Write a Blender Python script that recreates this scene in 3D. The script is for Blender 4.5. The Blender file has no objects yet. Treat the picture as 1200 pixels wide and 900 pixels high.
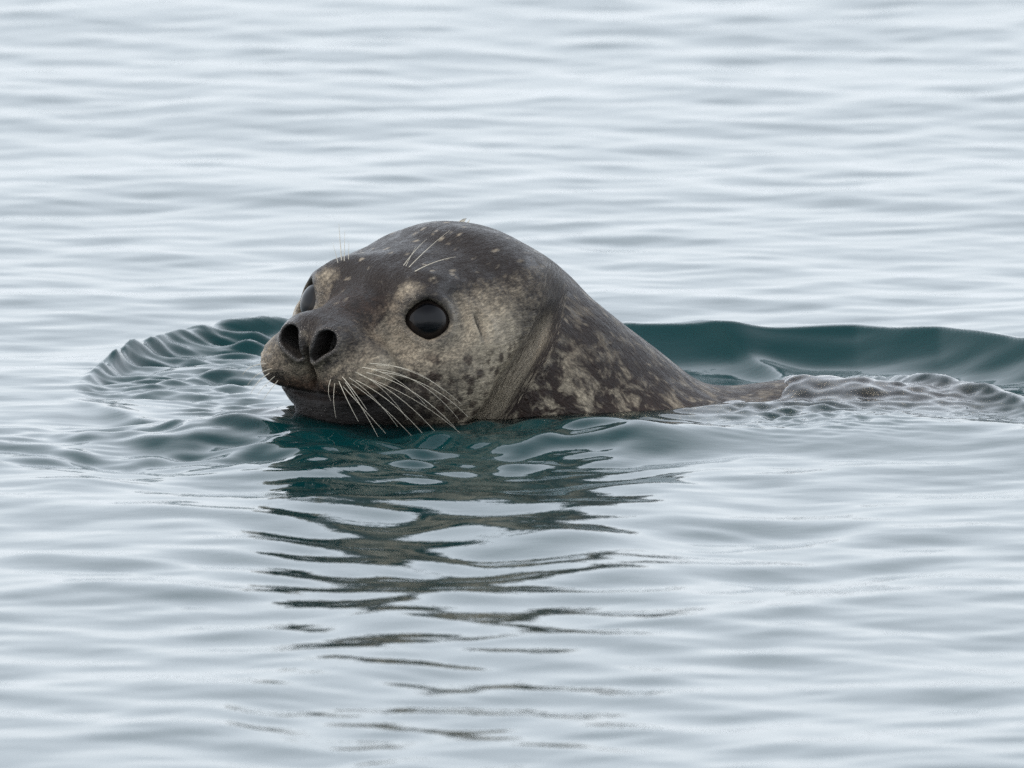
import bpy, math, random
import numpy as np
from mathutils import Vector, Matrix

# ------------------------------------------------------------------ camera, sky, sun, exposure
S = bpy.context.scene
PITCH = math.radians(6.0)
DIST = 24.0
FRAME_W = 0.744                      # metres across the picture at the seal
PX = FRAME_W / 1200.0
CAM = np.array([0.0, -DIST * math.cos(PITCH), DIST * math.sin(PITCH)])
cam_data = bpy.data.cameras.new("camera")
cam = bpy.data.objects.new("camera", cam_data)
S.collection.objects.link(cam)
cam.location = CAM
cam.rotation_euler = (math.pi / 2 - PITCH, 0, 0)
cam_data.sensor_width = 36.0
cam_data.lens = 36.0 * DIST / FRAME_W
cam_data.clip_end = 20000
cam_data.clip_start = 0.5
cam_data.dof.use_dof = True
cam_data.dof.focus_distance = DIST - 0.25
cam_data.dof.aperture_fstop = 26.0
S.camera = cam

SUN_EL, SUN_AZ = math.radians(60), math.radians(-105)   # azimuth clockwise from +Y: high up, to the left
world = bpy.data.worlds.new("World"); S.world = world
world.use_nodes = True
nt = world.node_tree; nt.nodes.clear()
sky = nt.nodes.new("ShaderNodeTexSky"); sky.sky_type = 'NISHITA'; sky.sun_disc = False
sky.sun_elevation = SUN_EL; sky.sun_rotation = SUN_AZ
sky.air_density = 1.0; sky.dust_density = 3.0; sky.ozone_density = 1.0
mixw = nt.nodes.new("ShaderNodeMix"); mixw.data_type = 'RGBA'; mixw.blend_type = 'MIX'
mixw.inputs[0].default_value = 0.75
# thin even cloud over the blue sky, whiter towards the horizon where one looks through more of it
tcw = nt.nodes.new("ShaderNodeTexCoord"); sep = nt.nodes.new("ShaderNodeSeparateXYZ"); nt.links.new(tcw.outputs['Generated'], sep.inputs[0])
mr = nt.nodes.new("ShaderNodeMapRange"); mr.interpolation_type = 'SMOOTHSTEP'; nt.links.new(sep.outputs[2], mr.inputs[0])
for q, v in zip(mr.inputs[1:5], (0.45, 0.95, 1.0, 0.30)): q.default_value = v
cl = nt.nodes.new("ShaderNodeVectorMath"); cl.operation = 'SCALE'; cl.inputs[0].default_value = (8.9, 9.5, 10.25)
nt.links.new(mr.outputs[0], cl.inputs['Scale']); nt.links.new(cl.outputs[0], mixw.inputs[7])
bg = nt.nodes.new("ShaderNodeBackground"); bg.inputs[1].default_value = 0.12
ow = nt.nodes.new("ShaderNodeOutputWorld")
nt.links.new(sky.outputs[0], mixw.inputs[6]); nt.links.new(mixw.outputs[2], bg.inputs[0])
nt.links.new(bg.outputs[0], ow.inputs[0])
sd = bpy.data.lights.new("sun", 'SUN'); sd.energy = 1.2; sd.angle = math.radians(10); sd.color = (1.0, 0.95, 0.88)
sun = bpy.data.objects.new("sun", sd); S.collection.objects.link(sun)
sdir = Vector((math.sin(SUN_AZ) * math.cos(SUN_EL), math.cos(SUN_AZ) * math.cos(SUN_EL), math.sin(SUN_EL)))
sun.rotation_euler = sdir.to_track_quat('Z', 'Y').to_euler(); sun.location = (0, 0, 8)

S.view_settings.view_transform = 'Standard'; S.view_settings.look = 'None'
S.view_settings.gamma = 1.0; S.view_settings.use_curve_mapping = False
S.view_settings.exposure = 0.50
S.render.engine = 'CYCLES'
S.cycles.use_denoising = False; S.cycles.denoiser = 'OPENIMAGEDENOISE'
S.cycles.max_bounces = 10; S.cycles.transmission_bounces = 8; S.cycles.glossy_bounces = 5; S.cycles.diffuse_bounces = 3
S.cycles.caustics_refractive = True; S.cycles.caustics_reflective = True
S.cycles.blur_glossy = 0.3
S.cycles.sample_clamp_indirect = 6.0

RNG = np.random.default_rng(7)
random.seed(7)

# ------------------------------------------------------------------ helpers
def ray(px, py):
    """unit direction of the camera ray through a pixel of the 1200x900 photograph"""
    u = (px - 600) * PX / DIST; v = (450 - py) * PX / DIST
    f = np.array([0, math.cos(PITCH), -math.sin(PITCH)]); up = np.array([0, math.sin(PITCH), math.cos(PITCH)])
    d = f + u * np.array([1.0, 0, 0]) + v * up
    return d / np.linalg.norm(d)

def wp(px, py, z=0.0):
    """the point of the level z under a pixel"""
    d = ray(px, py); t = (z - CAM[2]) / d[2]
    return CAM + d * t

def smin(a, b, k):
    h = np.clip(0.5 + 0.5 * (b - a) / k, 0, 1)
    return b + (a - b) * h - k * h * (1 - h)

def smax(a, b, k):
    return -smin(-a, -b, k)

def sstep(e0, e1, x):
    t = np.clip((x - e0) / (e1 - e0), 0, 1)
    return t * t * (3 - 2 * t)

def sph(P, c, r):
    return np.sqrt(((P - np.array(c)) ** 2).sum(-1)) - r

def ell(P, c, r):
    r = np.array(r); q = P - np.array(c)
    k0 = np.sqrt(((q / r) ** 2).sum(-1)); k1 = np.sqrt(((q / (r * r)) ** 2).sum(-1)) + 1e-9
    return k0 * (k0 - 1) / k1

def cone(P, a, b, ra, rb):
    """capsule whose radius runs from ra to rb"""
    a = np.array(a, float); b = np.array(b, float); ab = b - a
    t = np.clip(((P - a) @ ab) / (ab @ ab), 0, 1)
    return np.sqrt(((P - a - t[..., None] * ab) ** 2).sum(-1)) - (ra + (rb - ra) * t)

def gauss(x, s):
    return np.exp(-(x / s) ** 2)

# ------------------------------------------------------------------ the seal's shape (signed distance, metres)
YAW = math.radians(60); ROLL = math.radians(5.0); TILT = math.radians(-4.0)
HC = np.array([-0.1025, -0.320, 0.0880])                 # point between the eyes
FW = np.array([-math.cos(YAW), -math.sin(YAW), 0.0])
LF = np.array([math.sin(YAW), -math.cos(YAW), 0.0])
UP = np.array([0.0, 0, 1.0])
FW, UP = FW * math.cos(TILT) + UP * math.sin(TILT), UP * math.cos(TILT) - FW * math.sin(TILT)
LF, UP = LF * math.cos(ROLL) - UP * math.sin(ROLL), UP * math.cos(ROLL) + LF * math.sin(ROLL)
HR = np.stack([FW, LF, UP])                             # rows: world -> head axes

def to_head(P):  return (P - HC) @ HR.T * 100.0         # centimetres: forward, left, up
def to_world(q): return np.asarray(q, float) / 100.0 @ HR + HC

EYE_R = 2.10
ED = np.array([0.70, 0.62, 0.34]); ED /= np.linalg.norm(ED)
EC = np.array([0.35, 5.15, 0.12]) - ED * 2.05             # left eyeball centre (head axes)
EB = np.array([0, 0, 1.0]) - ED * ED[2]; EB /= np.linalg.norm(EB)
EA = np.cross(EB, ED)

# neck and trunk, world metres: x, y, z, radius
SPINE = [(-0.040, -0.238, 0.0365, 0.074), (0.008, -0.213, 0.0125, 0.078), (0.060, -0.188, -0.0375, 0.083),
         (0.130, -0.170, -0.096, 0.091), (0.190, -0.160, -0.100, 0.109), (0.250, -0.155, -0.120, 0.129), (0.330, -0.145, -0.150, 0.142), (0.430, -0.13, -0.178, 0.157),
         (0.650, -0.09, -0.22, 0.165), (0.900, -0.05, -0.265, 0.125), (1.120, -0.01, -0.305, 0.070), (1.220, 0.005, -0.32, 0.05)]

def sdf_trunk(P):
    d = None
    for (a, b) in zip(SPINE[:-1], SPINE[1:]):
        e = cone(P, a[:3], b[:3], a[3], b[3])
        d = e if d is None else smin(d, e, 0.035)
    d = smin(d, cone(P, (0.055, -0.232, -0.052), (0.210, -0.232, -0.080), 0.058, 0.074), 0.03)   # near shoulder
    for s in (-1, 1):                                   # fore and hind flippers, under water
        a = np.array([0.36, -0.14 + s * 0.13, -0.26]); b = a + np.array([0.14, s * 0.09, -0.10])
        d = smin(d, cone(P, a, b, 0.035, 0.014), 0.03)
        a = np.array([1.20, 0.002, -0.318]); b = a + np.array([0.19, s * 0.05, -0.03])
        d = smin(d, cone(P, a, b, 0.03, 0.012), 0.03)
    return d

def nostril2d(Q):
    l = np.abs(Q[..., 1]); u = Q[..., 2]
    q = np.stack([l, u], -1)
    return cone(q, (0.66, -2.1), (1.46, -0.90), 0.26, 0.80)

def sdf_head(Q):
    f, l, u = Q[..., 0], Q[..., 1], Q[..., 2]
    al = np.abs(l)
    A = np.stack([f, al, u], -1)
    d = ell(A, (-8.5, 0, -2.7), (9.2, 8.9, 6.4))        # cranium
    d = smin(d, ell(A, (-3.2, 3.1, -4.6), (6.2, 4.9, 5.0)), 2.2)   # cheek
    d = smin(d, cone(A, (-1.5, 0, -0.9), (6.4, 0, -1.35), 3.4, 2.0), 2.2)      # bridge of the nose
    d = smin(d, cone(A, (-1.0, 0, -5.0), (4.5, 0, -5.7), 4.6, 3.0), 1.6)      # lower jaw
    d = smin(d, ell(A, (5.5, 2.35, -3.2), (3.3, 2.65, 2.35)), 1.1)   # whisker pad
    d = smin(d, ell(A, (6.5, 1.25, -1.45), (2.4, 1.95, 1.95)), 0.9)  # nose
    d = smin(d, ell(A, (-1.8, 3.5, 1.3), (2.6, 1.8, 1.5)), 1.6)    # brow
    d = smin(d, ell(A, (-4.2, 0, 0), (5.0, 4.6, 3.3)), 1.5)   # forehead
    d = smin(d, ell(A, (-12.0, 0, -1.5), (5.5, 6.0, 5.3)), 2.0)   # back of the skull
    # eyelids and the opening between them
    E = A - EC
    a, b, c = E @ EA, E @ EB, E @ ED
    d = smin(d, np.sqrt((E ** 2).sum(-1)) - 2.27, 0.9)
    op = np.sqrt((a / 1.64) ** 2 + ((b + 0.10 + 0.05 * a) / (1.52 - 0.24 * np.abs(a))) ** 2) - 1.0
    d = smax(d, -np.maximum(op * 1.4, 0.2 - c), 0.32)
    rim = np.sqrt((a / 1.70) ** 2 + (b / 1.53) ** 2)
    d = d + np.where(c > 0, 0.09 * gauss(rim - 1.75, 0.35) - 0.05 * gauss(rim - 1.22, 0.2), 0)
    # nostrils: rim, then the hole
    n2 = nostril2d(Q)
    fr = sstep(6.6, 7.4, f)
    d = d - 0.18 * fr * gauss(n2 - 0.20, 0.20)
    d = smax(d, -np.maximum(n2, 6.2 - f), 0.16)
    # groove under the nose, mouth line, folds
    d = d + 0.42 * gauss(al, 0.22) * sstep(6.0, 7.0, f) * sstep(-5.2, -4.4, u) * sstep(-0.9, -1.9, u)
    mouth = u + 5.05 + 0.10 * (f - 6) - 0.05 * al
    d = d + 0.40 * gauss(mouth, 0.28) * sstep(0.5, 3.0, f)
    # pits the whiskers grow from, in rows
    padm = sstep(3.4, 4.8, f) * sstep(-1.6, -2.2, u) * sstep(-4.9, -4.3, u) * sstep(1.2, 2.0, al)
    d = d + 0.055 * padm * np.cos(u * 2 * math.pi / 0.62) * (0.5 + 0.5 * np.cos(f * 2 * math.pi / 0.9))
    # ear slit with its low rim
    s = np.sqrt(((f + 3.5 + 0.28 * u) / 0.20) ** 2 + ((u + 0.9) / 0.75) ** 2)
    d = d + np.where(al > 4, 0.45 * np.exp(-s ** 2) - 0.14 * gauss(np.sqrt(((f + 3.45) / 0.75) ** 2 + ((u + 0.9) / 1.3) ** 2) - 1.0, 0.5), 0)
    # soft unevenness of skin over muscle
    d = d + 0.07 * np.sin(f * 1.1 + 1.3 * np.sin(u * .8)) * np.sin(l * 0.9 + 0.7) * np.sin(u * 1.2 + 0.4)
    return d / 100.0

def sdf(P):
    Q = to_head(P)
    h = sdf_head(Q)
    t = sdf_trunk(P)
    back = sstep(-5.0, -11.0, Q[..., 0])
    k = 0.0025 + 0.0475 * sstep(0.043, 0.113, P[..., 2]) * back + 0.04 * sstep(-0.23, -0.15, P[..., 1])
    t = t - 0.0045 * gauss(h - t - 0.009, 0.008) * sstep(0.088, 0.058, P[..., 2]) * sstep(-0.20, -0.26, P[..., 1])
    d = smin(h, t, k)
    d = d + 0.0045 * gauss(h - t, 0.0075) * sstep(0.092, 0.070, P[..., 2]) * sstep(-0.20, -0.25, P[..., 1])   # the deep fold behind the cheek
    # folds of skin in the turned neck
    x, y, z = P[..., 0], P[..., 1], P[..., 2]
    w = gauss(t - h, 0.04) * sstep(0.078, 0.048, z) * sstep(-0.20, -0.25, y)
    d = d + 0.0006 * w * np.sin((t - h) * 2 * math.pi / 0.020)
    return d

def grad(P, e=0.0004):
    g = np.stack([sdf(P + np.array(v) * e) - sdf(P - np.array(v) * e) for v in ((1, 0, 0), (0, 1, 0), (0, 0, 1))], -1)
    return g / (2 * e)

def axis(lo, a, b, hi, fine, grow, cap):
    mid = list(np.arange(a, b + fine * .5, fine))
    left, s, p = [], fine, a
    while p > lo:
        s = min(s * grow, cap); p -= s; left.append(p)
    right, s, p = [], fine, mid[-1]
    while p < hi:
        s = min(s * grow, cap); p += s; right.append(p)
    return np.array(left[::-1] + mid + right)

def surface_net(fn, ax):
    X, Y, Z = ax
    n = (len(X), len(Y), len(Z))
    D = np.ones(n, np.float32)
    B = 14
    for i in range(0, n[0], B):
        for j in range(0, n[1], B):
            for k in range(0, n[2], B):
                xs, ys, zs = X[i:i + B], Y[j:j + B], Z[k:k + B]
                c = np.array([[xs[0] + xs[-1], ys[0] + ys[-1], zs[0] + zs[-1]]]) / 2
                r = 0.5 * math.sqrt((xs[-1] - xs[0]) ** 2 + (ys[-1] - ys[0]) ** 2 + (zs[-1] - zs[0]) ** 2)
                dc = fn(c)[0]
                if abs(dc) > r * 1.8 + 0.012:
                    D[i:i + B, j:j + B, k:k + B] = dc
                else:
                    G = np.stack(np.meshgrid(xs, ys, zs, indexing='ij'), -1)
                    D[i:i + B, j:j + B, k:k + B] = fn(G)
    I = D < 0
    cnt = sum(I[a:n[0] - 1 + a, b:n[1] - 1 + b, c:n[2] - 1 + c].astype(np.int8) for a in (0, 1) for b in (0, 1) for c in (0, 1))
    act = (cnt > 0) & (cnt < 8)
    ci, cj, ck = np.nonzero(act)
    idx = -np.ones(act.shape, np.int64); idx[ci, cj, ck] = np.arange(len(ci))
    acc = np.zeros((len(ci), 3)); num = np.zeros(len(ci))
    cor = [(a, b, c) for a in (0, 1) for b in (0, 1) for c in (0, 1)]
    for p in cor:
        for q in cor:
            if sum(q) == sum(p) + 1 and sum(abs(x - y) for x, y in zip(p, q)) == 1:
                d0 = D[ci + p[0], cj + p[1], ck + p[2]]; d1 = D[ci + q[0], cj + q[1], ck + q[2]]
                m = (d0 < 0) != (d1 < 0)
                t = np.where(m, d0 / np.where(m, d0 - d1, 1), 0)
                P0 = np.stack([X[ci + p[0]], Y[cj + p[1]], Z[ck + p[2]]], -1)
                P1 = np.stack([X[ci + q[0]], Y[cj + q[1]], Z[ck + q[2]]], -1)
                acc += np.where(m[:, None], P0 + t[:, None] * (P1 - P0), 0); num += m
    V = acc / num[:, None]
    F = []
    for axn in range(3):
        o = [(1, 0, 0), (0, 1, 0), (0, 0, 1)][axn]
        A = I[:n[0] - o[0], :n[1] - o[1], :n[2] - o[2]]; Bm = I[o[0]:, o[1]:, o[2]:]
        i, j, k = np.nonzero(A != Bm)
        b1, b2 = [((0, 1, 0), (0, 0, 1)), ((0, 0, 1), (1, 0, 0)), ((1, 0, 0), (0, 1, 0))][axn]
        ok = np.ones(len(i), bool)
        for q, w in zip((i, j, k), range(3)):
            if w != axn: ok &= (q > 0) & (q < n[w] - 1)
        i, j, k = i[ok], j[ok], k[ok]
        flip = ~A[i, j, k]
        def at(s1, s2):
            return idx[i - s1 * b1[0] - s2 * b2[0], j - s1 * b1[1] - s2 * b2[1], k - s1 * b1[2] - s2 * b2[2]]
        q = np.stack([at(1, 1), at(0, 1), at(0, 0), at(1, 0)], -1)
        q[flip] = q[flip][:, ::-1]
        F.append(q)
    return V, np.concatenate(F)

def mesh_from(name, V, F, smooth=True):
    me = bpy.data.meshes.new(name)
    V = np.asarray(V, np.float32); F = np.asarray(F, np.int32)
    k = F.shape[1]
    me.vertices.add(len(V)); me.vertices.foreach_set("co", V.ravel())
    me.loops.add(F.size); me.loops.foreach_set("vertex_index", F.ravel())
    me.polygons.add(len(F)); me.polygons.foreach_set("loop_start", np.arange(0, F.size, k, dtype=np.int32))
    me.update(calc_edges=True); me.validate()
    me.polygons.foreach_set("use_smooth", np.full(len(me.polygons), smooth))
    return me

def fattr(me, name, data):
    if data.ndim == 1:
        a = me.attributes.new(name, 'FLOAT', 'POINT'); a.data.foreach_set("value", data.astype(np.float32))
    else:
        a = me.attributes.new(name, 'FLOAT_VECTOR', 'POINT'); a.data.foreach_set("vector", data.astype(np.float32).ravel())

def link(name, me, mat, parent=None):
    o = bpy.data.objects.new(name, me); S.collection.objects.link(o)
    if mat: me.materials.append(mat)
    if parent: o.parent = parent
    return o

# ------------------------------------------------------------------ materials
def new_mat(name):
    m = bpy.data.materials.new(name); m.use_nodes = True
    nt = m.node_tree; nt.nodes.clear()
    out = nt.nodes.new("ShaderNodeOutputMaterial")
    return m, nt, out

class NT:
    """short hand for wiring nodes"""
    def __init__(s, nt): s.nt = nt
    def n(s, t, **kw):
        x = s.nt.nodes.new(t)
        for k, v in kw.items(): setattr(x, k, v)
        return x
    def put(s, sock, v):
        if isinstance(v, bpy.types.NodeSocket): s.nt.links.new(v, sock)
        else: sock.default_value = v
    def attr(s, name, vec=False):
        x = s.n("ShaderNodeAttribute", attribute_name=name); return x.outputs['Vector' if vec else 'Fac']
    def math(s, op, a, b=0.0, c=0.0):
        x = s.n("ShaderNodeMath", operation=op)
        for q, v in zip(x.inputs, (a, b, c)): s.put(q, v)
        return x.outputs[0]
    def mix(s, f, a, b, mode='MIX'):
        x = s.n("ShaderNodeMix", data_type='RGBA', blend_type=mode)
        s.put(x.inputs[0], f); s.put(x.inputs[6], a); s.put(x.inputs[7], b); return x.outputs[2]
    def scale(s, v, k):
        x = s.n("ShaderNodeVectorMath", operation='MULTIPLY'); s.put(x.inputs[0], v); x.inputs[1].default_value = k; return x.outputs[0]
    def noise(s, v, sc, det=3, rough=0.5, dist=0.0):
        x = s.n("ShaderNodeTexNoise"); s.put(x.inputs['Vector'], v); x.inputs['Scale'].default_value = sc
        x.inputs['Detail'].default_value = det; x.inputs['Roughness'].default_value = rough; x.inputs['Distortion'].default_value = dist
        return x.outputs['Fac']
    def voro(s, v, sc, feat='F1', rnd=1.0):
        x = s.n("ShaderNodeTexVoronoi", feature=feat); s.put(x.inputs['Vector'], v); x.inputs['Scale'].default_value = sc
        x.inputs['Randomness'].default_value = rnd; return x.outputs['Distance']
    def ramp(s, f, a, b, lo=0.0, hi=1.0):
        x = s.n("ShaderNodeMapRange", interpolation_type='SMOOTHSTEP'); s.put(x.inputs[0], f)
        for q, v in zip(x.inputs[1:5], (a, b, lo, hi)): q.default_value = v
        return x.outputs[0]

def fur_material():
    m, nt, out = new_mat("wet_spotted_fur"); T = NT(nt)
    co = T.attr("flow", True)                     # centimetres, first axis along the lie of the fur
    pale, neck, warm, dark = T.attr("pale"), T.attr("neck"), T.attr("warm"), T.attr("dark")
    big = T.noise(co, 0.55, 4, 0.6)
    mid = T.noise(T.scale(co, (0.75, 1, 1)), 1.5, 5, 0.65, 0.4)
    fine = T.noise(T.scale(co, (0.35, 1, 1)), 7.0, 3, 0.6)
    hair = T.noise(T.scale(co, (0.12, 1, 1)), 26.0, 2, 0.6)
    # pale blotches of the neck
    bl = T.noise(T.scale(co, (0.8, 1, 1)), 0.75, 5, 0.62, 0.5)
    blotch = T.math('MULTIPLY', T.ramp(bl, 0.47, 0.63, 0.0, 0.95), T.ramp(mid, 0.36, 0.58, 0.25, 1.0))
    # pale face with a mottled edge
    e = T.math('ADD', pale, T.math('MULTIPLY', T.math('SUBTRACT', mid, 0.5), 0.9))
    e = T.math('ADD', e, T.math('MULTIPLY', T.math('SUBTRACT', fine, 0.5), 0.45))
    e = T.ramp(e, 0.15, 0.95)
    e = T.math('MAXIMUM', e, T.math('MULTIPLY', T.math('MULTIPLY', blotch, neck), 1.0))
    # pale flecks on the crown
    fl = T.ramp(T.math('ADD', T.voro(T.scale(co, (0.36, 1, 1)), 1.25), T.math('MULTIPLY', T.math('SUBTRACT', fine, 0.5), 0.5)), 0.30, 0.08, 0.0, 0.7)
    fl = T.math('MULTIPLY', fl, T.ramp(T.noise(co, 0.9, 1), 0.42, 0.52))
    e = T.math('MAXIMUM', e, T.math('MULTIPLY', fl, T.attr("fleck")))
    base = T.mix(neck, (0.018, 0.0125, 0.011, 1), (0.036, 0.021, 0.0165, 1))
    col = T.mix(e, base, (0.55, 0.46, 0.335, 1))
    col = T.mix(T.math('MULTIPLY', warm, T.ramp(mid, 0.35, 0.65)), col, (0.17, 0.085, 0.05, 1))
    # brown spots on the pale cheek
    sp = T.ramp(T.math('ADD', T.voro(T.scale(co, (0.8, 1, 1)), 1.0), T.math('MULTIPLY', T.math('SUBTRACT', fine, 0.5), 0.35)), 0.52, 0.27)
    sp = T.math('MULTIPLY', sp, T.ramp(T.noise(co, 0.8, 1), 0.38, 0.50))
    sp = T.math('MULTIPLY', sp, T.attr("cheek"))
    col = T.mix(T.math('MULTIPLY', sp, 0.85), col, (0.045, 0.026, 0.018, 1))
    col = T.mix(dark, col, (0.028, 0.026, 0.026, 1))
    col = T.mix(T.ramp(T.noise(T.scale(co, (0.3, 1, 1)), 3.4, 4, 0.65, 0.4), 0.35, 0.65, 0.45, 0.0), col, (0.015, 0.011, 0.009, 1))
    # clumps of wet hair, lighter at the tips
    col = T.mix(T.ramp(hair, 0.35, 0.75, 0.0, 0.12), col, (0.25, 0.23, 0.20, 1))
    col = T.mix(T.ramp(fine, 0.3, 0.7, 0.35, 0.0), col, (0.02, 0.017, 0.015, 1))
    p = T.n("ShaderNodeBsdfPrincipled")
    T.put(p.inputs['Base Color'], col)
    T.put(p.inputs['Roughness'], T.ramp(fine, 0.3, 0.7, 0.36, 0.56))
    p.inputs['IOR'].default_value = 1.42
    p.inputs['Specular IOR Level'].default_value = 0.18; T.put(p.inputs['Coat Weight'], T.math('ADD', T.attr('wet'), T.ramp(T.noise(T.scale(co, (0.4, 1, 1)), 1.1, 3, 0.6), 0.48, 0.66, 0.0, 0.30))); T.put(p.inputs['Coat Roughness'], T.ramp(T.attr('rim'), 0.0, 0.5, 0.14, 0.05)); p.inputs['Coat IOR'].default_value = 1.33
    clump = T.noise(T.scale(co, (0.28, 1, 1)), 2.8, 4, 0.6, 0.3)
    hgt = T.math('ADD', T.math('MULTIPLY', clump, 1.6), fine)
    hgt = T.math('ADD', hgt, T.math('MULTIPLY', T.noise(co, 3.5, 2), T.math('MULTIPLY', T.attr('rim'), 3.0)))
    b = T.n("ShaderNodeBump"); b.inputs['Strength'].default_value = 0.9; b.inputs['Distance'].default_value = 0.0010
    T.put(b.inputs['Height'], hgt)
    T.put(p.inputs['Normal'], b.outputs[0]); T.put(p.inputs['Coat Normal'], b.outputs[0])
    nt.links.new(p.outputs[0], out.inputs[0])
    return m

def eye_material():
    m, nt, out = new_mat("wet_dark_eye"); T = NT(nt)
    tc = T.n("ShaderNodeTexCoord").outputs['Object']
    z = T.n("ShaderNodeSeparateXYZ"); T.put(z.inputs[0], tc)
    r = T.math('SQRT', T.math('ADD', T.math('POWER', z.outputs[0], 2.0), T.math('POWER', z.outputs[1], 2.0)))
    nz = T.noise(tc, 260, 3)
    col = T.mix(T.ramp(r, 0.0098, 0.0112), (0.004, 0.004, 0.005, 1), T.mix(nz, (0.010, 0.008, 0.007, 1), (0.022, 0.016, 0.013, 1)))
    p = T.n("ShaderNodeBsdfPrincipled"); T.put(p.inputs['Base Color'], col)
    p.inputs['Roughness'].default_value = 0.1; p.inputs['IOR'].default_value = 1.34
    b = T.n("ShaderNodeBump"); b.inputs['Strength'].default_value = 0.12; b.inputs['Distance'].default_value = 0.001
    T.put(b.inputs['Height'], T.noise(tc, 120, 2)); T.put(p.inputs['Normal'], b.outputs[0])
    nt.links.new(p.outputs[0], out.inputs[0]); return m

def whisker_material():
    m, nt, out = new_mat("pale_whisker"); T = NT(nt)
    tc = T.n("ShaderNodeTexCoord").outputs['Object']
    col = T.mix(T.noise(tc, 90, 2), (0.50, 0.44, 0.33, 1), (0.80, 0.75, 0.64, 1))
    p = T.n("ShaderNodeBsdfPrincipled"); T.put(p.inputs['Base Color'], col)
    p.inputs['Roughness'].default_value = 0.3
    nt.links.new(p.outputs[0], out.inputs[0]); return m

def water_material():
    m, nt, out = new_mat("sea_water"); T = NT(nt)
    pos = T.n("ShaderNodeNewGeometry").outputs['Position']
    # turbid sea water: part of the light goes clear through, part comes back green from the silt in it
    clear, murky = T.n("ShaderNodeBsdfPrincipled"), T.n("ShaderNodeBsdfPrincipled")
    for p in (clear, murky):
        p.inputs['IOR'].default_value = 1.333
        p.inputs['Roughness'].default_value = 0.01
    clear.inputs['Base Color'].default_value = (1, 1, 1, 1); clear.inputs['Transmission Weight'].default_value = 1.0
    murky.inputs['Base Color'].default_value = (0.003, 0.046, 0.049, 1)
    mx = T.n("ShaderNodeMixShader"); T.put(mx.inputs[0], T.attr('silt'))
    nt.links.new(clear.outputs[0], mx.inputs[1]); nt.links.new(murky.outputs[0], mx.inputs[2])
    h = T.math('ADD', T.noise(T.scale(pos, (0.6, 1, 1)), 60, 3, 0.55), T.math('MULTIPLY', T.noise(T.scale(pos, (0.5, 1, 1)), 170, 2), 0.35))
    b = T.n("ShaderNodeBump"); b.inputs['Strength'].default_value = 0.05; b.inputs['Distance'].default_value = 0.004
    T.put(b.inputs['Height'], h)
    for p in (clear, murky): T.put(p.inputs['Normal'], b.outputs[0])
    nt.links.new(mx.outputs[0], out.inputs['Surface'])
    v = T.n("ShaderNodeVolumeAbsorption"); v.inputs['Color'].default_value = (0.25, 0.74, 0.74, 1); v.inputs['Density'].default_value = 5.0
    nt.links.new(v.outputs[0], out.inputs['Volume'])
    return m

def bed_material():
    m, nt, out = new_mat("green_silt"); T = NT(nt)
    pos = T.n("ShaderNodeNewGeometry").outputs['Position']
    p = T.n("ShaderNodeBsdfPrincipled"); p.inputs['Roughness'].default_value = 0.9
    T.put(p.inputs['Base Color'], T.mix(T.noise(pos, 3.0, 4), (0.01, 0.05, 0.052, 1), (0.015, 0.07, 0.07, 1)))
    nt.links.new(p.outputs[0], out.inputs[0]); return m

FUR, EYE, WHISK, WATER, BED = fur_material(), eye_material(), whisker_material(), water_material(), bed_material()

# ------------------------------------------------------------------ water
def polyline_y(pts):
    pts = sorted(pts); xs = np.array([p[0] for p in pts]); ys = np.array([p[1] for p in pts])
    return xs, ys

def ridge(X, Y, px_pts, z, amp, back, face, trough, x0, x1, fade=0.06):
    """a wave with its crest along a line, gentle on the far side and steep towards the camera"""
    W = [wp(a, b, z) for a, b in px_pts]
    xs, ys = polyline_y([(w[0], w[1]) for w in W])
    d = Y - np.interp(X, xs, ys)
    up = np.where(d > 0, np.exp(-(d / back) ** 2), 0)
    t = np.clip(-d / face, 0, 1)
    dn = np.where(d <= 0, 1 - (1 + trough) * (1 - (1 - t) ** 2), 0)       # steepest under the crest, easing into the trough
    rec = np.where(-d > face, trough * (1 - np.exp(-(((-d - face) / (face * 2.2)) ** 2))), 0)
    prof = np.where(d > 0, up, dn + rec)
    m = sstep(x0 - fade, x0 + fade, X) * (1 - sstep(x1 - fade, x1 + fade, X))
    return amp * prof * m

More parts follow.
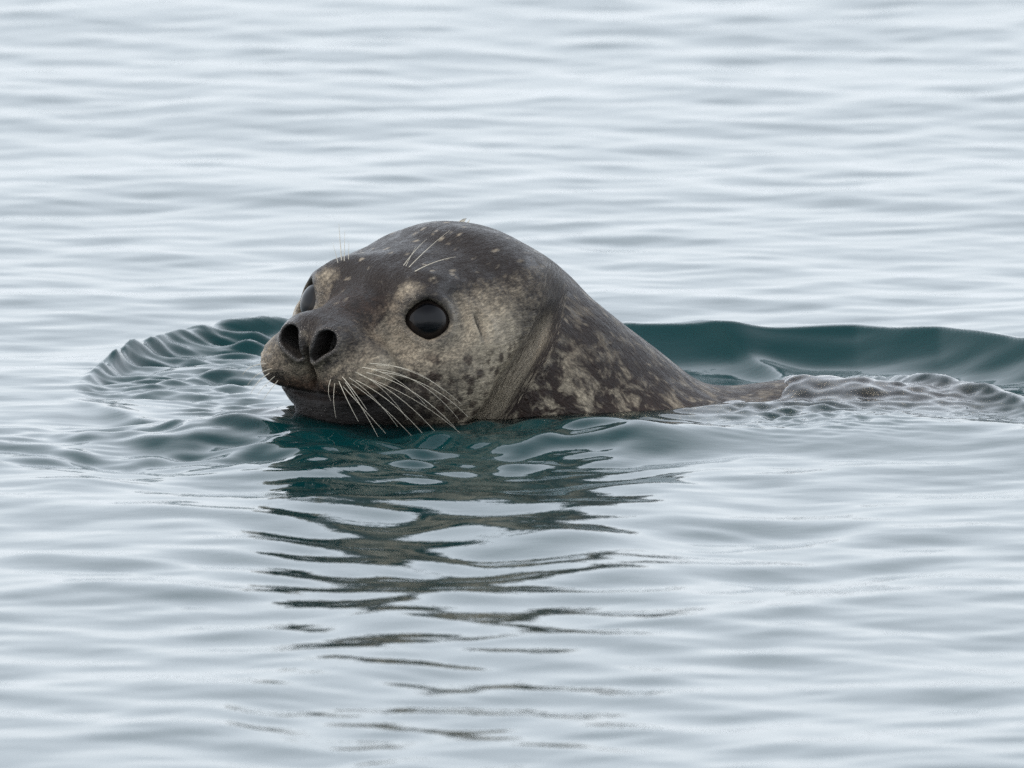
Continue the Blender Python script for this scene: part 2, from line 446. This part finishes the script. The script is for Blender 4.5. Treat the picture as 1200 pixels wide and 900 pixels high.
def height(X, Y):
    R = np.random.default_rng(11)
    h = np.zeros_like(X)
    near = np.exp(-(np.maximum(np.hypot(X, Y) - 5.0, 0) / 5.0) ** 2)
    wx = X + 0.02 * np.sin(7 * Y + 1.0) ; wy = Y + 0.02 * np.sin(6 * X + 0.5)
    specs = [(0.9, 0.007, 4), (0.45, 0.010, 8), (0.26, 0.016, 14), (0.16, 0.020, 20), (0.10, 0.020, 24), (0.062, 0.017, 24), (0.04, 0.012, 24)]
    nearer = 1 + 1.35 * sstep(-0.34, -0.54, Y) * (1 - 0.6 * sstep(-1.0, -1.7, Y)) * gauss(X + 0.08, 0.25)           # livelier where the swimmer's wash runs towards the camera
    for lam, slope, n in specs:
        for _ in range(n):
            L = lam * R.uniform(0.78, 1.28); k = 2 * math.pi / L
            th = R.normal(-math.pi / 2 + 0.15, 1.1)
            ph = R.uniform(0, 2 * math.pi)
            a = slope * math.sqrt(2.0 / n) / k
            p = k * (math.cos(th) * wx + math.sin(th) * wy) + ph
            c = a * (np.cos(p) + 0.15 * np.cos(2 * p))       # crests sharper than troughs
            h += c * nearer if 0.09 < lam < 0.3 else (c / (0.55 + 0.45 * nearer) if lam < 0.09 else c)
    calm = 1.0
    h = h * near * calm
    P = np.stack([X, Y, np.zeros_like(X)], -1)
    loc = (X > -0.6) & (X < 0.9) & (np.abs(Y) < 1.0)
    hx, hy = X[loc], Y[loc]
    g = np.zeros_like(hx)
    # bow wave thrown up beyond the head, and the one trailing the shoulder
    g += ridge(hx, hy, [(85, 440), (105, 432), (150, 403), (200, 387), (260, 375), (330, 369), (400, 372)], 0.010, 0.010, 0.05, 0.08, 0.5, -0.30, -0.15, 0.025)
    g += ridge(hx, hy, [(600, 372), (750, 379), (850, 381), (1000, 381), (1100, 387), (1250, 404), (1400, 425)], 0.020, 0.021, 0.07, 0.095, 0.45, 0.05, 0.70, 0.04)
    g += ridge(hx, hy, [(700, 380), (780, 388), (860, 400), (960, 425), (1060, 447), (1200, 468), (1400, 490)], 0.010, 0.008, 0.045, 0.060, 0.4, 0.16, 0.42, 0.10)
    g += ridge(hx, hy, [(60, 460), (110, 474), (160, 490), (230, 512)], 0.003, 0.004, 0.06, 0.08, 0.3, -0.31, -0.22, 0.04)
    # short ripples running over the bow wave
    qx = 600 + hx / PX; qy = 450 - hy * math.sin(PITCH) / PX          # where this water lies in the photograph
    cy = np.interp(qx, [85, 105, 150, 200, 260, 330, 400], [446, 440, 413, 399, 388, 381, 384])
    m1 = 0.65 * sstep(-15, 7, qy - cy) * (1 - sstep(14, 34, qy - cy)) * sstep(88, 130, qx) * (1 - sstep(300, 345, qx))
    m2 = np.exp(-((qx - 262) / 45) ** 2 - ((qy - 444) / 40) ** 2) + np.exp(-((qx - 175) / 50) ** 2 - ((qy - 446) / 18) ** 2)
    bow = np.clip(m1 + m2, 0, 1)
    ku = 2.2 * np.sin(19 * hx + 14 * hy) + 1.3 * np.sin(41 * hx - 27 * hy + 1.0)
    for lam, th, sl in ((0.070, 2.05, 0.22), (0.052, 1.70, 0.26), (0.043, 2.35, 0.24), (0.060, 1.30, 0.18), (0.034, 2.0, 0.20), (0.027, 1.2, 0.24), (0.022, 2.6, 0.24), (0.018, 1.9, 0.2)):
        k = 2 * math.pi / lam
        p = k * (math.cos(th) * hx + math.sin(th) * hy) + R.uniform(0.6, 2.0) * ku + R.uniform(0, 6.28)
        g += bow * (0.75 + 0.45 * np.sin(R.uniform(25, 60) * hx + R.uniform(15, 45) * hy + R.uniform(0, 6))) * sl / k * np.sin(p - 0.45 * np.sin(p))
    # streaks drawn out along the wake
    wk = sstep(0.06, 0.14, hx) * sstep(-0.22, -0.12, hy) * (1 - sstep(0.22, 0.32, hy))
    for _ in range(10):
        lam = R.uniform(0.018, 0.06); th = R.normal(1.42, 0.10); k = 2 * math.pi / lam
        g += wk * 0.04 / k * np.cos(k * (math.cos(th) * hx + math.sin(th) * hy) + 1.5 * np.sin(8 * hx + R.uniform(0, 6)) + R.uniform(0, 6.28)) * (0.5 + 0.5 * np.sin(R.uniform(6, 14) * hx + R.uniform(0, 6)))
    # water swelling over the back
    b1 = wp(1020, 492, 0.01); b2 = wp(1280, 505, 0.01); b3 = wp(725, 494, 0.016)
    g += 0.009 * np.exp(-((hx - b1[0]) / 0.13) ** 2 - ((hy - b1[1]) / 0.10) ** 2)
    g += 0.010 * np.exp(-((hx - b2[0]) / 0.12) ** 2 - ((hy - b2[1]) / 0.14) ** 2)
    g += 0.020 * np.exp(-((hx - b3[0]) / 0.085) ** 2 - ((hy - b3[1]) / 0.065) ** 2)
    # water breaking in beads over the shoulder blades
    aw = np.exp(-((hx - wp(950, 485)[0]) / 0.07) ** 2 - ((hy - wp(950, 485, 0.01)[1]) / 0.09) ** 2)
    for _ in range(12):
        lam = R.uniform(0.014, 0.035); th = R.uniform(0, 6.28); k = 2 * math.pi / lam
        g += aw * 0.10 / k * np.cos(k * (math.cos(th) * hx + math.sin(th) * hy) + 4 * np.sin(30 * hx + 20 * hy) + R.uniform(0, 6.28))
    # the wave the head pushes out in front of it, falling away on all sides
    d2 = sdf(np.stack([hx, hy, np.full_like(hx, 0.018)], -1))
    A = 0.005 + 0.013 * sstep(-0.08, -0.17, hx)
    dd = np.maximum(d2, 0) + 0.006 * np.sin(37 * hx + 11 * hy) + 0.004 * np.sin(71 * hx - 43 * hy)
    g += A * sstep(-0.22, -0.30, hy - 0.6 * np.minimum(hx + 0.12, 0)) * (1 - sstep(-0.02, 0.07, hx)) * np.where(dd < 0.012, 1, np.exp(-(np.abs(dd - 0.012) / 0.075) ** 1.4))
    # the skin of water climbing the fur
    d = sdf(np.stack([hx, hy, np.zeros_like(hx)], -1))
    front = sstep(-0.13, -0.28, hy)
    front = front * (1 - 0.75 * sstep(-0.05, 0.02, hx))
    g += front * 0.0015 * np.sin(2 * math.pi * (d + 0.006 * np.sin(31 * hx) + 0.004 * np.sin(67 * hx + 40 * hy)) / 0.043) * (0.6 + 0.4 * np.sin(23 * hx + 9 * hy)) * np.exp(-np.maximum(d, 0) / 0.13) * (d > 0)
    chop = sstep(-0.24, -0.32, hy) * np.exp(-(np.maximum(d2 - 0.03, 0) / 0.16) ** 2) * sstep(0.0, 0.02, d2) * (1 - sstep(0.05, 0.14, hx))
    for _ in range(14):
        lam = R.uniform(0.030, 0.085); th = R.normal(-1.57, 0.8); k = 2 * math.pi / lam
        p = k * (math.cos(th) * hx + math.sin(th) * hy) + 1.2 * np.sin(21 * hx + 15 * hy) + R.uniform(0, 6.28)
        g += chop * 0.088 / k * np.sin(p - 0.4 * np.sin(p))
    side = sstep(-0.02, 0.06, hx)
    g += (0.004 + 0.006 * side) * np.exp(-np.maximum(d, 0) / (0.010 + 0.015 * side))
    # a film of water sliding over the back
    sx = np.array([p[0] for p in SPINE]); sy, sr = (np.interp(hx, sx, [p[i] for p in SPINE]) for i in (1, 3))
    fm = sstep(0.155, 0.205, hx) * (np.abs(hy - sy) < sr * 1.15) * (hx < 0.6)
    top = np.full_like(hx, -1.0); w = fm > 0
    z = np.full(w.sum(), 0.06)
    for _ in range(14):
        z = z - 0.85 * sdf(np.stack([hx[w], hy[w], z], -1))
    top[w] = np.clip(z, -0.05, 0.05) + 0.003
    base = h[loc] + g
    film = smax(base, np.where(fm > 0, top * fm + (1 - fm) * -0.02, -1.0), 0.006)
    beads = np.zeros_like(hx)
    for _ in range(10):
        lam = R.uniform(0.012, 0.03); th = R.uniform(0, 6.28); k = 2 * math.pi / lam
        beads += 0.10 / k * np.cos(k * (math.cos(th) * hx + math.sin(th) * hy) + 3 * np.sin(30 * hx + 20 * hy) + R.uniform(0, 6.28))
    h[loc] = np.where(fm > 0, film + beads * sstep(-0.004, 0.004, film - base), base)
    return h

def build_water():
    gx = axis(-3000, -0.52, 0.52, 3000, 0.0030, 1.09, 400)
    gy = axis(-3000, -2.6, 4.4, 3000, 0.0075, 1.09, 400)
    # finer rows close to the seal
    gy = np.unique(np.concatenate([gy[(gy < -0.78) | (gy > 0.35)], np.arange(-0.78, 0.3501, 0.0030)]))
    X, Y = np.meshgrid(gx, gy, indexing='ij')
    Z = height(X, Y)
    nx, ny = X.shape
    V = np.stack([X, Y, Z], -1).reshape(-1, 3)
    i = np.arange((nx - 1) * ny).reshape(nx - 1, ny)[:, :-1].ravel()
    F = np.stack([i, i + ny, i + ny + 1, i + 1], -1)
    # close the body of water downwards with a skirt and a floor
    rim = list(range(0, nx * ny, ny)) + list(range((nx - 1) * ny + 1, nx * ny)) + list(range(nx * ny - 1 - ny, -1, -ny)) + list(range(ny - 2, 0, -1))
    rim = np.array(rim); base = len(V)
    low = V[rim].copy(); low[:, 2] = -1.3
    V = np.concatenate([V, low, [[0, 0, -1.3]]])
    n = len(rim); a = np.arange(n); b = (a + 1) % n
    sk = np.stack([rim[a], base + a, base + b, rim[b]], -1)
    me = mesh_from("water", V, np.concatenate([F, sk]))
    silt = np.full(len(V), 0.68); nearv = (np.abs(V[:, 0]) < 0.7) & (np.abs(V[:, 1]) < 0.6)
    silt[nearv] *= 1 - np.exp(-np.maximum(sdf(V[nearv]), 0) / 0.025)      # thin water over the coat is clear
    fattr(me, "silt", silt)
    o = link("water", me, WATER); o["kind"] = "structure"
    o["label"] = "rippled pale grey sea water around the seal"
    me2 = mesh_from("seabed", [(-3000, -3000, -0.62), (3000, -3000, -0.62), (3000, 3000, -0.62), (-3000, 3000, -0.62)], [(0, 1, 2, 3)], False)
    o = link("seabed", me2, BED); o["kind"] = "structure"
build_water()

# ------------------------------------------------------------------ seal
root = bpy.data.objects.new("harbour_seal", None); S.collection.objects.link(root)
root["label"] = "spotted grey-brown seal swimming with its whiskered head raised above the water"
root["category"] = "seal"

ax = (axis(-0.225, -0.20, 0.035, 1.46, 0.0016, 1.035, 0.02),
      axis(-0.48, -0.430, -0.205, 0.28, 0.0016, 1.05, 0.016),
      axis(-0.47, -0.010, 0.145, 0.17, 0.0016, 1.06, 0.016))
V, F = surface_net(sdf, ax)
for _ in range(2):
    g = grad(V); d = sdf(V)
    st = (d / np.maximum((g ** 2).sum(-1), 0.25))
    V = V - np.clip(st, -0.0025, 0.0025)[:, None] * g
body_me = mesh_from("body", V, F)

# colouring of the coat, in head axes
Q = to_head(V); f, l, u = Q.T; al = np.abs(l)
hd = sdf_head(Q) ; td = sdf_trunk(V)
neckm = sstep(-0.004, 0.012, hd - td)
E = np.stack([f, al, u], -1) - EC
ea, eb, ec = E @ EA, E @ EB, E @ ED
er = np.sqrt((ea / 1.70) ** 2 + (eb / 1.53) ** 2)
crown = sstep(1.2, 3.4, u + 0.12 * (f + 6)) * (1 - neckm * 0.6)
pale = 0.30 + 0.55 * np.exp(-((f + 4.4) / 3.4) ** 2 - ((u + 1.4) / 2.5) ** 2) * (al > 3)
pale += 0.55 * np.exp(-((f + 0.4) / 1.8) ** 2 - ((u - 2.3) / 1.2) ** 2 - ((al - 3.6) / 1.6) ** 2)
pale += 0.35 * np.exp(-((f - 2.0) / 2.5) ** 2 - ((u + 1.5) / 2.5) ** 2) * (al > 2.5)
pale += 0.50 * np.exp(-((f + 3.6) / 3.4) ** 2 - ((u + 6.0) / 3.5) ** 2)
pale += 0.85 * np.exp(-((f - 6.2) / 2.0) ** 2 - ((u + 3.2) / 1.2) ** 2)
pale -= 0.75 * crown
pale += 0.5 * np.exp(-((f - 0.9) / 1.5) ** 2 - ((u - 2.1) / 0.9) ** 2 - ((al - 3.3) / 1.5) ** 2)
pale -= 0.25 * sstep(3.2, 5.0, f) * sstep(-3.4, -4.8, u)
pale += np.where(ec > -0.5, 1.2 * np.exp(-((ea - 1.95) / 0.28) ** 2 - ((eb + 0.75) / 0.25) ** 2), 0)  # tear glint at the back corner of the eye, painted pale
pale = pale * (1 - neckm) + 0.02 * neckm
n2 = nostril2d(Q)
dark = 0.92 * ((n2 < 0.10) & (f > 5.5)) + 0.55 * gauss(np.maximum(n2, 0), 0.35) * (f > 6) * (n2 >= 0.10)
dark = np.maximum(dark, np.where(ec > 0.2, 0.42 * gauss(np.maximum(er - 1.0, 0), 0.28), 0))
dark = np.maximum(dark, np.where(ec > 0, 0.6 * gauss(eb - 0.15 + 0.25 * (ea + 1.6), 0.22) * sstep(-1.3, -1.7, ea) * (1 - sstep(-2.6, -3.2, ea)), 0))
dark = np.maximum(dark, 0.95 * np.exp(-(((f + 3.5 + 0.28 * u) / 0.22) ** 2 + ((u + 0.9) / 0.8) ** 2)) * (al > 4))
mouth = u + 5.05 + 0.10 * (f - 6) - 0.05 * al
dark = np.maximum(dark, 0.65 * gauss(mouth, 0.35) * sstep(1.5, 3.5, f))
dark = np.maximum(dark, 0.55 * gauss(al, 0.25) * (f > 6.5) * sstep(-5.0, -4.4, u) * sstep(-1.0, -1.8, u))
dark = np.maximum(dark, 0.82 * sstep(-5.0, -5.8, u) * sstep(0.5, 3.0, f))  # shade under the mouth, painted into the chin
warm = 0.9 * np.exp(-((f - 7.0) / 1.8) ** 2 - ((u + 4.0) / 0.9) ** 2) + 0.35 * np.exp(-((f - 3) / 2.5) ** 2 - ((u + 0.2) / 1.6) ** 2)
cheek = (1 - neckm) * sstep(-1.8, -3.0, u) * sstep(3.5, 2.0, f) * (al > 3)
wet = 0.09 + 0.95 * gauss(n2 - 0.15, 0.35) * (f > 6) + np.where(ec > 0, 0.5 * gauss(er - 1.2, 0.2), 0) + 0.6 * gauss(hd - td, 0.008) * sstep(0.10, 0.06, V[:, 2])
rim = gauss(hd - td - 0.0035, 0.0028) * sstep(0.09, 0.065, V[:, 2]) * sstep(-0.18, -0.24, V[:, 1])
fattr(body_me, "wet", np.clip(np.maximum(wet, rim), 0, 1)); fattr(body_me, "rim", rim)
lowneck = sstep(0.085, 0.022, V[:, 2] + 0.45 * np.maximum(V[:, 0] - 0.03, 0))
pale = pale + 0.6 * rim  # pale margin of the neck fold, with its wet glint painted in
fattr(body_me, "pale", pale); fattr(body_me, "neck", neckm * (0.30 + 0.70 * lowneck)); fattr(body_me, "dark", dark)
fattr(body_me, "warm", warm); fattr(body_me, "fleck", np.maximum(crown, 0.8 * neckm)); fattr(body_me, "cheek", cheek)
# lie of the fur: backwards over the head, along the neck behind it
nk = np.stack([-(V[:, 0] * 0.86 - V[:, 2] * 0.5) * 100, -V[:, 1] * 100, (V[:, 2] * 0.86 + V[:, 0] * 0.5) * 100], -1)
flow = Q * (1 - neckm[:, None]) + nk * neckm[:, None]
fattr(body_me, "flow", flow)
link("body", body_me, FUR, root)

def march(px, py, lift=0.0):
    d = ray(px, py); t = DIST - 0.9
    for _ in range(80):
        s = sdf((CAM + d * t)[None])[0] - lift
        if s < 0.00005: break
        t += s * 0.8
        if t > DIST + 1.0: return None
    return CAM + d * t

# eyes
def eyeball():
    import bmesh
    bm = bmesh.new(); bmesh.ops.create_uvsphere(bm, u_segments=40, v_segments=28, radius=EYE_R / 100)
    for v in bm.verts:                                   # cornea, a little proud along +Z
        if v.co.z > 0:
            r = math.hypot(v.co.x, v.co.y) * 100
            v.co.z += 0.0007 * math.exp(-(r / 1.0) ** 2)
    me = bpy.data.meshes.new("eye"); bm.to_mesh(me); bm.free()
    me.polygons.foreach_set("use_smooth", [True] * len(me.polygons)); me.materials.append(EYE); return me
eye_me = eyeball()
for s in (1, -1):
    c = to_world((EC[0], EC[1] * s, EC[2])); dd = np.array([ED[0], ED[1] * s, ED[2]]) @ HR
    o = bpy.data.objects.new("eye", eye_me); S.collection.objects.link(o); o.parent = root
    o.location = c; o.rotation_mode = 'QUATERNION'; o.rotation_quaternion = Vector(dd).to_track_quat('Z', 'Y')

# whiskers
def whisker(a, b, bend, r0=0.00032, r1=0.00011, n=14):
    a, b, bend = np.array(a), np.array(b), np.array(bend)
    t = np.linspace(0, 1, n)[:, None]
    m = (a + b) / 2 + bend
    P = (1 - t) ** 2 * a + 2 * t * (1 - t) * m + t * t * b
    V, F, k = [], [], 6
    thick = random.uniform(0.6, 1.05)
    for i, p in enumerate(P):
        tg = P[min(i + 1, n - 1)] - P[max(i - 1, 0)]; tg /= np.linalg.norm(tg)
        s = np.cross(tg, (0.3, 0.1, 0.95)); s /= np.linalg.norm(s); w = np.cross(tg, s)
        r = (r0 + (r1 - r0) * i / (n - 1)) * thick
        for j in range(k):
            q = 2 * math.pi * j / k; V.append(p + r * (math.cos(q) * s + math.sin(q) * w))
    for i in range(n - 1):
        for j in range(k):
            F.append((i * k + j, i * k + (j + 1) % k, (i + 1) * k + (j + 1) % k, (i + 1) * k + j))
    V += [P[0], P[-1]]
    me = mesh_from("whisker", V, F)
    return link("whisker", me, WHISK, root)

VIEW = np.array([0, -math.cos(PITCH), math.sin(PITCH)])
SC_UP = np.array([0, math.sin(PITCH), math.cos(PITCH)]); SC_R = np.array([1.0, 0, 0])
def px_whisker(r, t, sag, out, r0=0.00032, lift=0.006):
    """root and tip as seen in the photograph; the root lies on the skin, the tip stands out from it"""
    a = march(*r)
    if a is None: return
    g = grad(a[None])[0]; g /= np.linalg.norm(g)
    dp = (a - CAM) @ (-VIEW)
    d = ray(*t); b = march(*t)
    da = dp - out * 0.3
    if b is not None: da = min(da, (b - CAM) @ (-VIEW) - out)
    b = CAM + d * (da / (d @ (-VIEW)))
    whisker(a - g * 0.001, b, SC_UP * sag * PX * 2 + g * lift, r0)
near = [((432, 426), (541, 474), 12), ((436, 432), (538, 492), 12), ((428, 436), (534, 502), 10), ((424, 441), (541, 509), 8),
        ((418, 438), (512, 508), 10), ((414, 444), (503, 517), 8), ((410, 449), (487, 516), 7), ((403, 447), (443, 512), 6),
        ((440, 428), (520, 458), 8), ((422, 430), (500, 476), 9), ((412, 434), (478, 492), 8), ((406, 441), (466, 500), 7),
        ((400, 452), (452, 508), 4), ((396, 446), (420, 494), 4), ((392, 448), (394, 490), 2), ((387, 444), (388, 470), 1),
        ((444, 436), (548, 488), 11), ((399, 440), (430, 480), 4)]
for r, t, s in near: px_whisker(r, t, s, 0.010)
for r, t, s in [((478, 313), (527, 270), 1), ((472, 311), (500, 280), 1), ((484, 318), (534, 301), 2), ((475, 312), (488, 288), 0)]:
    px_whisker(r, t, s, 0.008, 0.0004, 0.001)
for r, t in [((400, 305), (397, 262)), ((403, 306), (404, 270)), ((408, 304), (409, 283)), ((396, 308), (390, 284))]:
    px_whisker(r, t, 0, 0.0, 0.0005, 0.0)
for r, t, s in [((318, 432), (290, 452), 3), ((316, 437), (294, 462), 3), ((322, 441), (300, 466), 2), ((312, 426), (284, 440), 3), ((326, 446), (308, 470), 2)]:
    px_whisker(r, t, s, 0.004)

# a tuft of wet hair standing on the crown
tp = next((q for q in (march(541, y) for y in range(250, 290)) if q is not None), None)
if tp is not None:
    g = grad(tp[None])[0]; g /= np.linalg.norm(g)
    Vt, Ft = [], []
    R = np.random.default_rng(3)
    for _ in range(12):
        o = tp - g * 0.001 + np.array([R.normal(0, 0.0022), R.normal(0, 0.0015), 0])
        tip = o + g * R.uniform(0.002, 0.0042) + np.array([R.normal(0.003, 0.002), R.normal(0, 0.002), 0])
        sd_ = np.cross(tip - o, VIEW); sd_ *= 0.0006 / np.linalg.norm(sd_); bk = np.cross(sd_, tip - o); bk *= 0.0006 / np.linalg.norm(bk)
        n0 = len(Vt); Vt += [o + sd_, o - sd_ + bk * .5, o - bk, tip]
        Ft += [(n0, n0 + 1, n0 + 3), (n0 + 1, n0 + 2, n0 + 3), (n0 + 2, n0, n0 + 3)]
    tuft = link("fur_tuft", mesh_from("fur_tuft", Vt, Ft), WHISK, root)
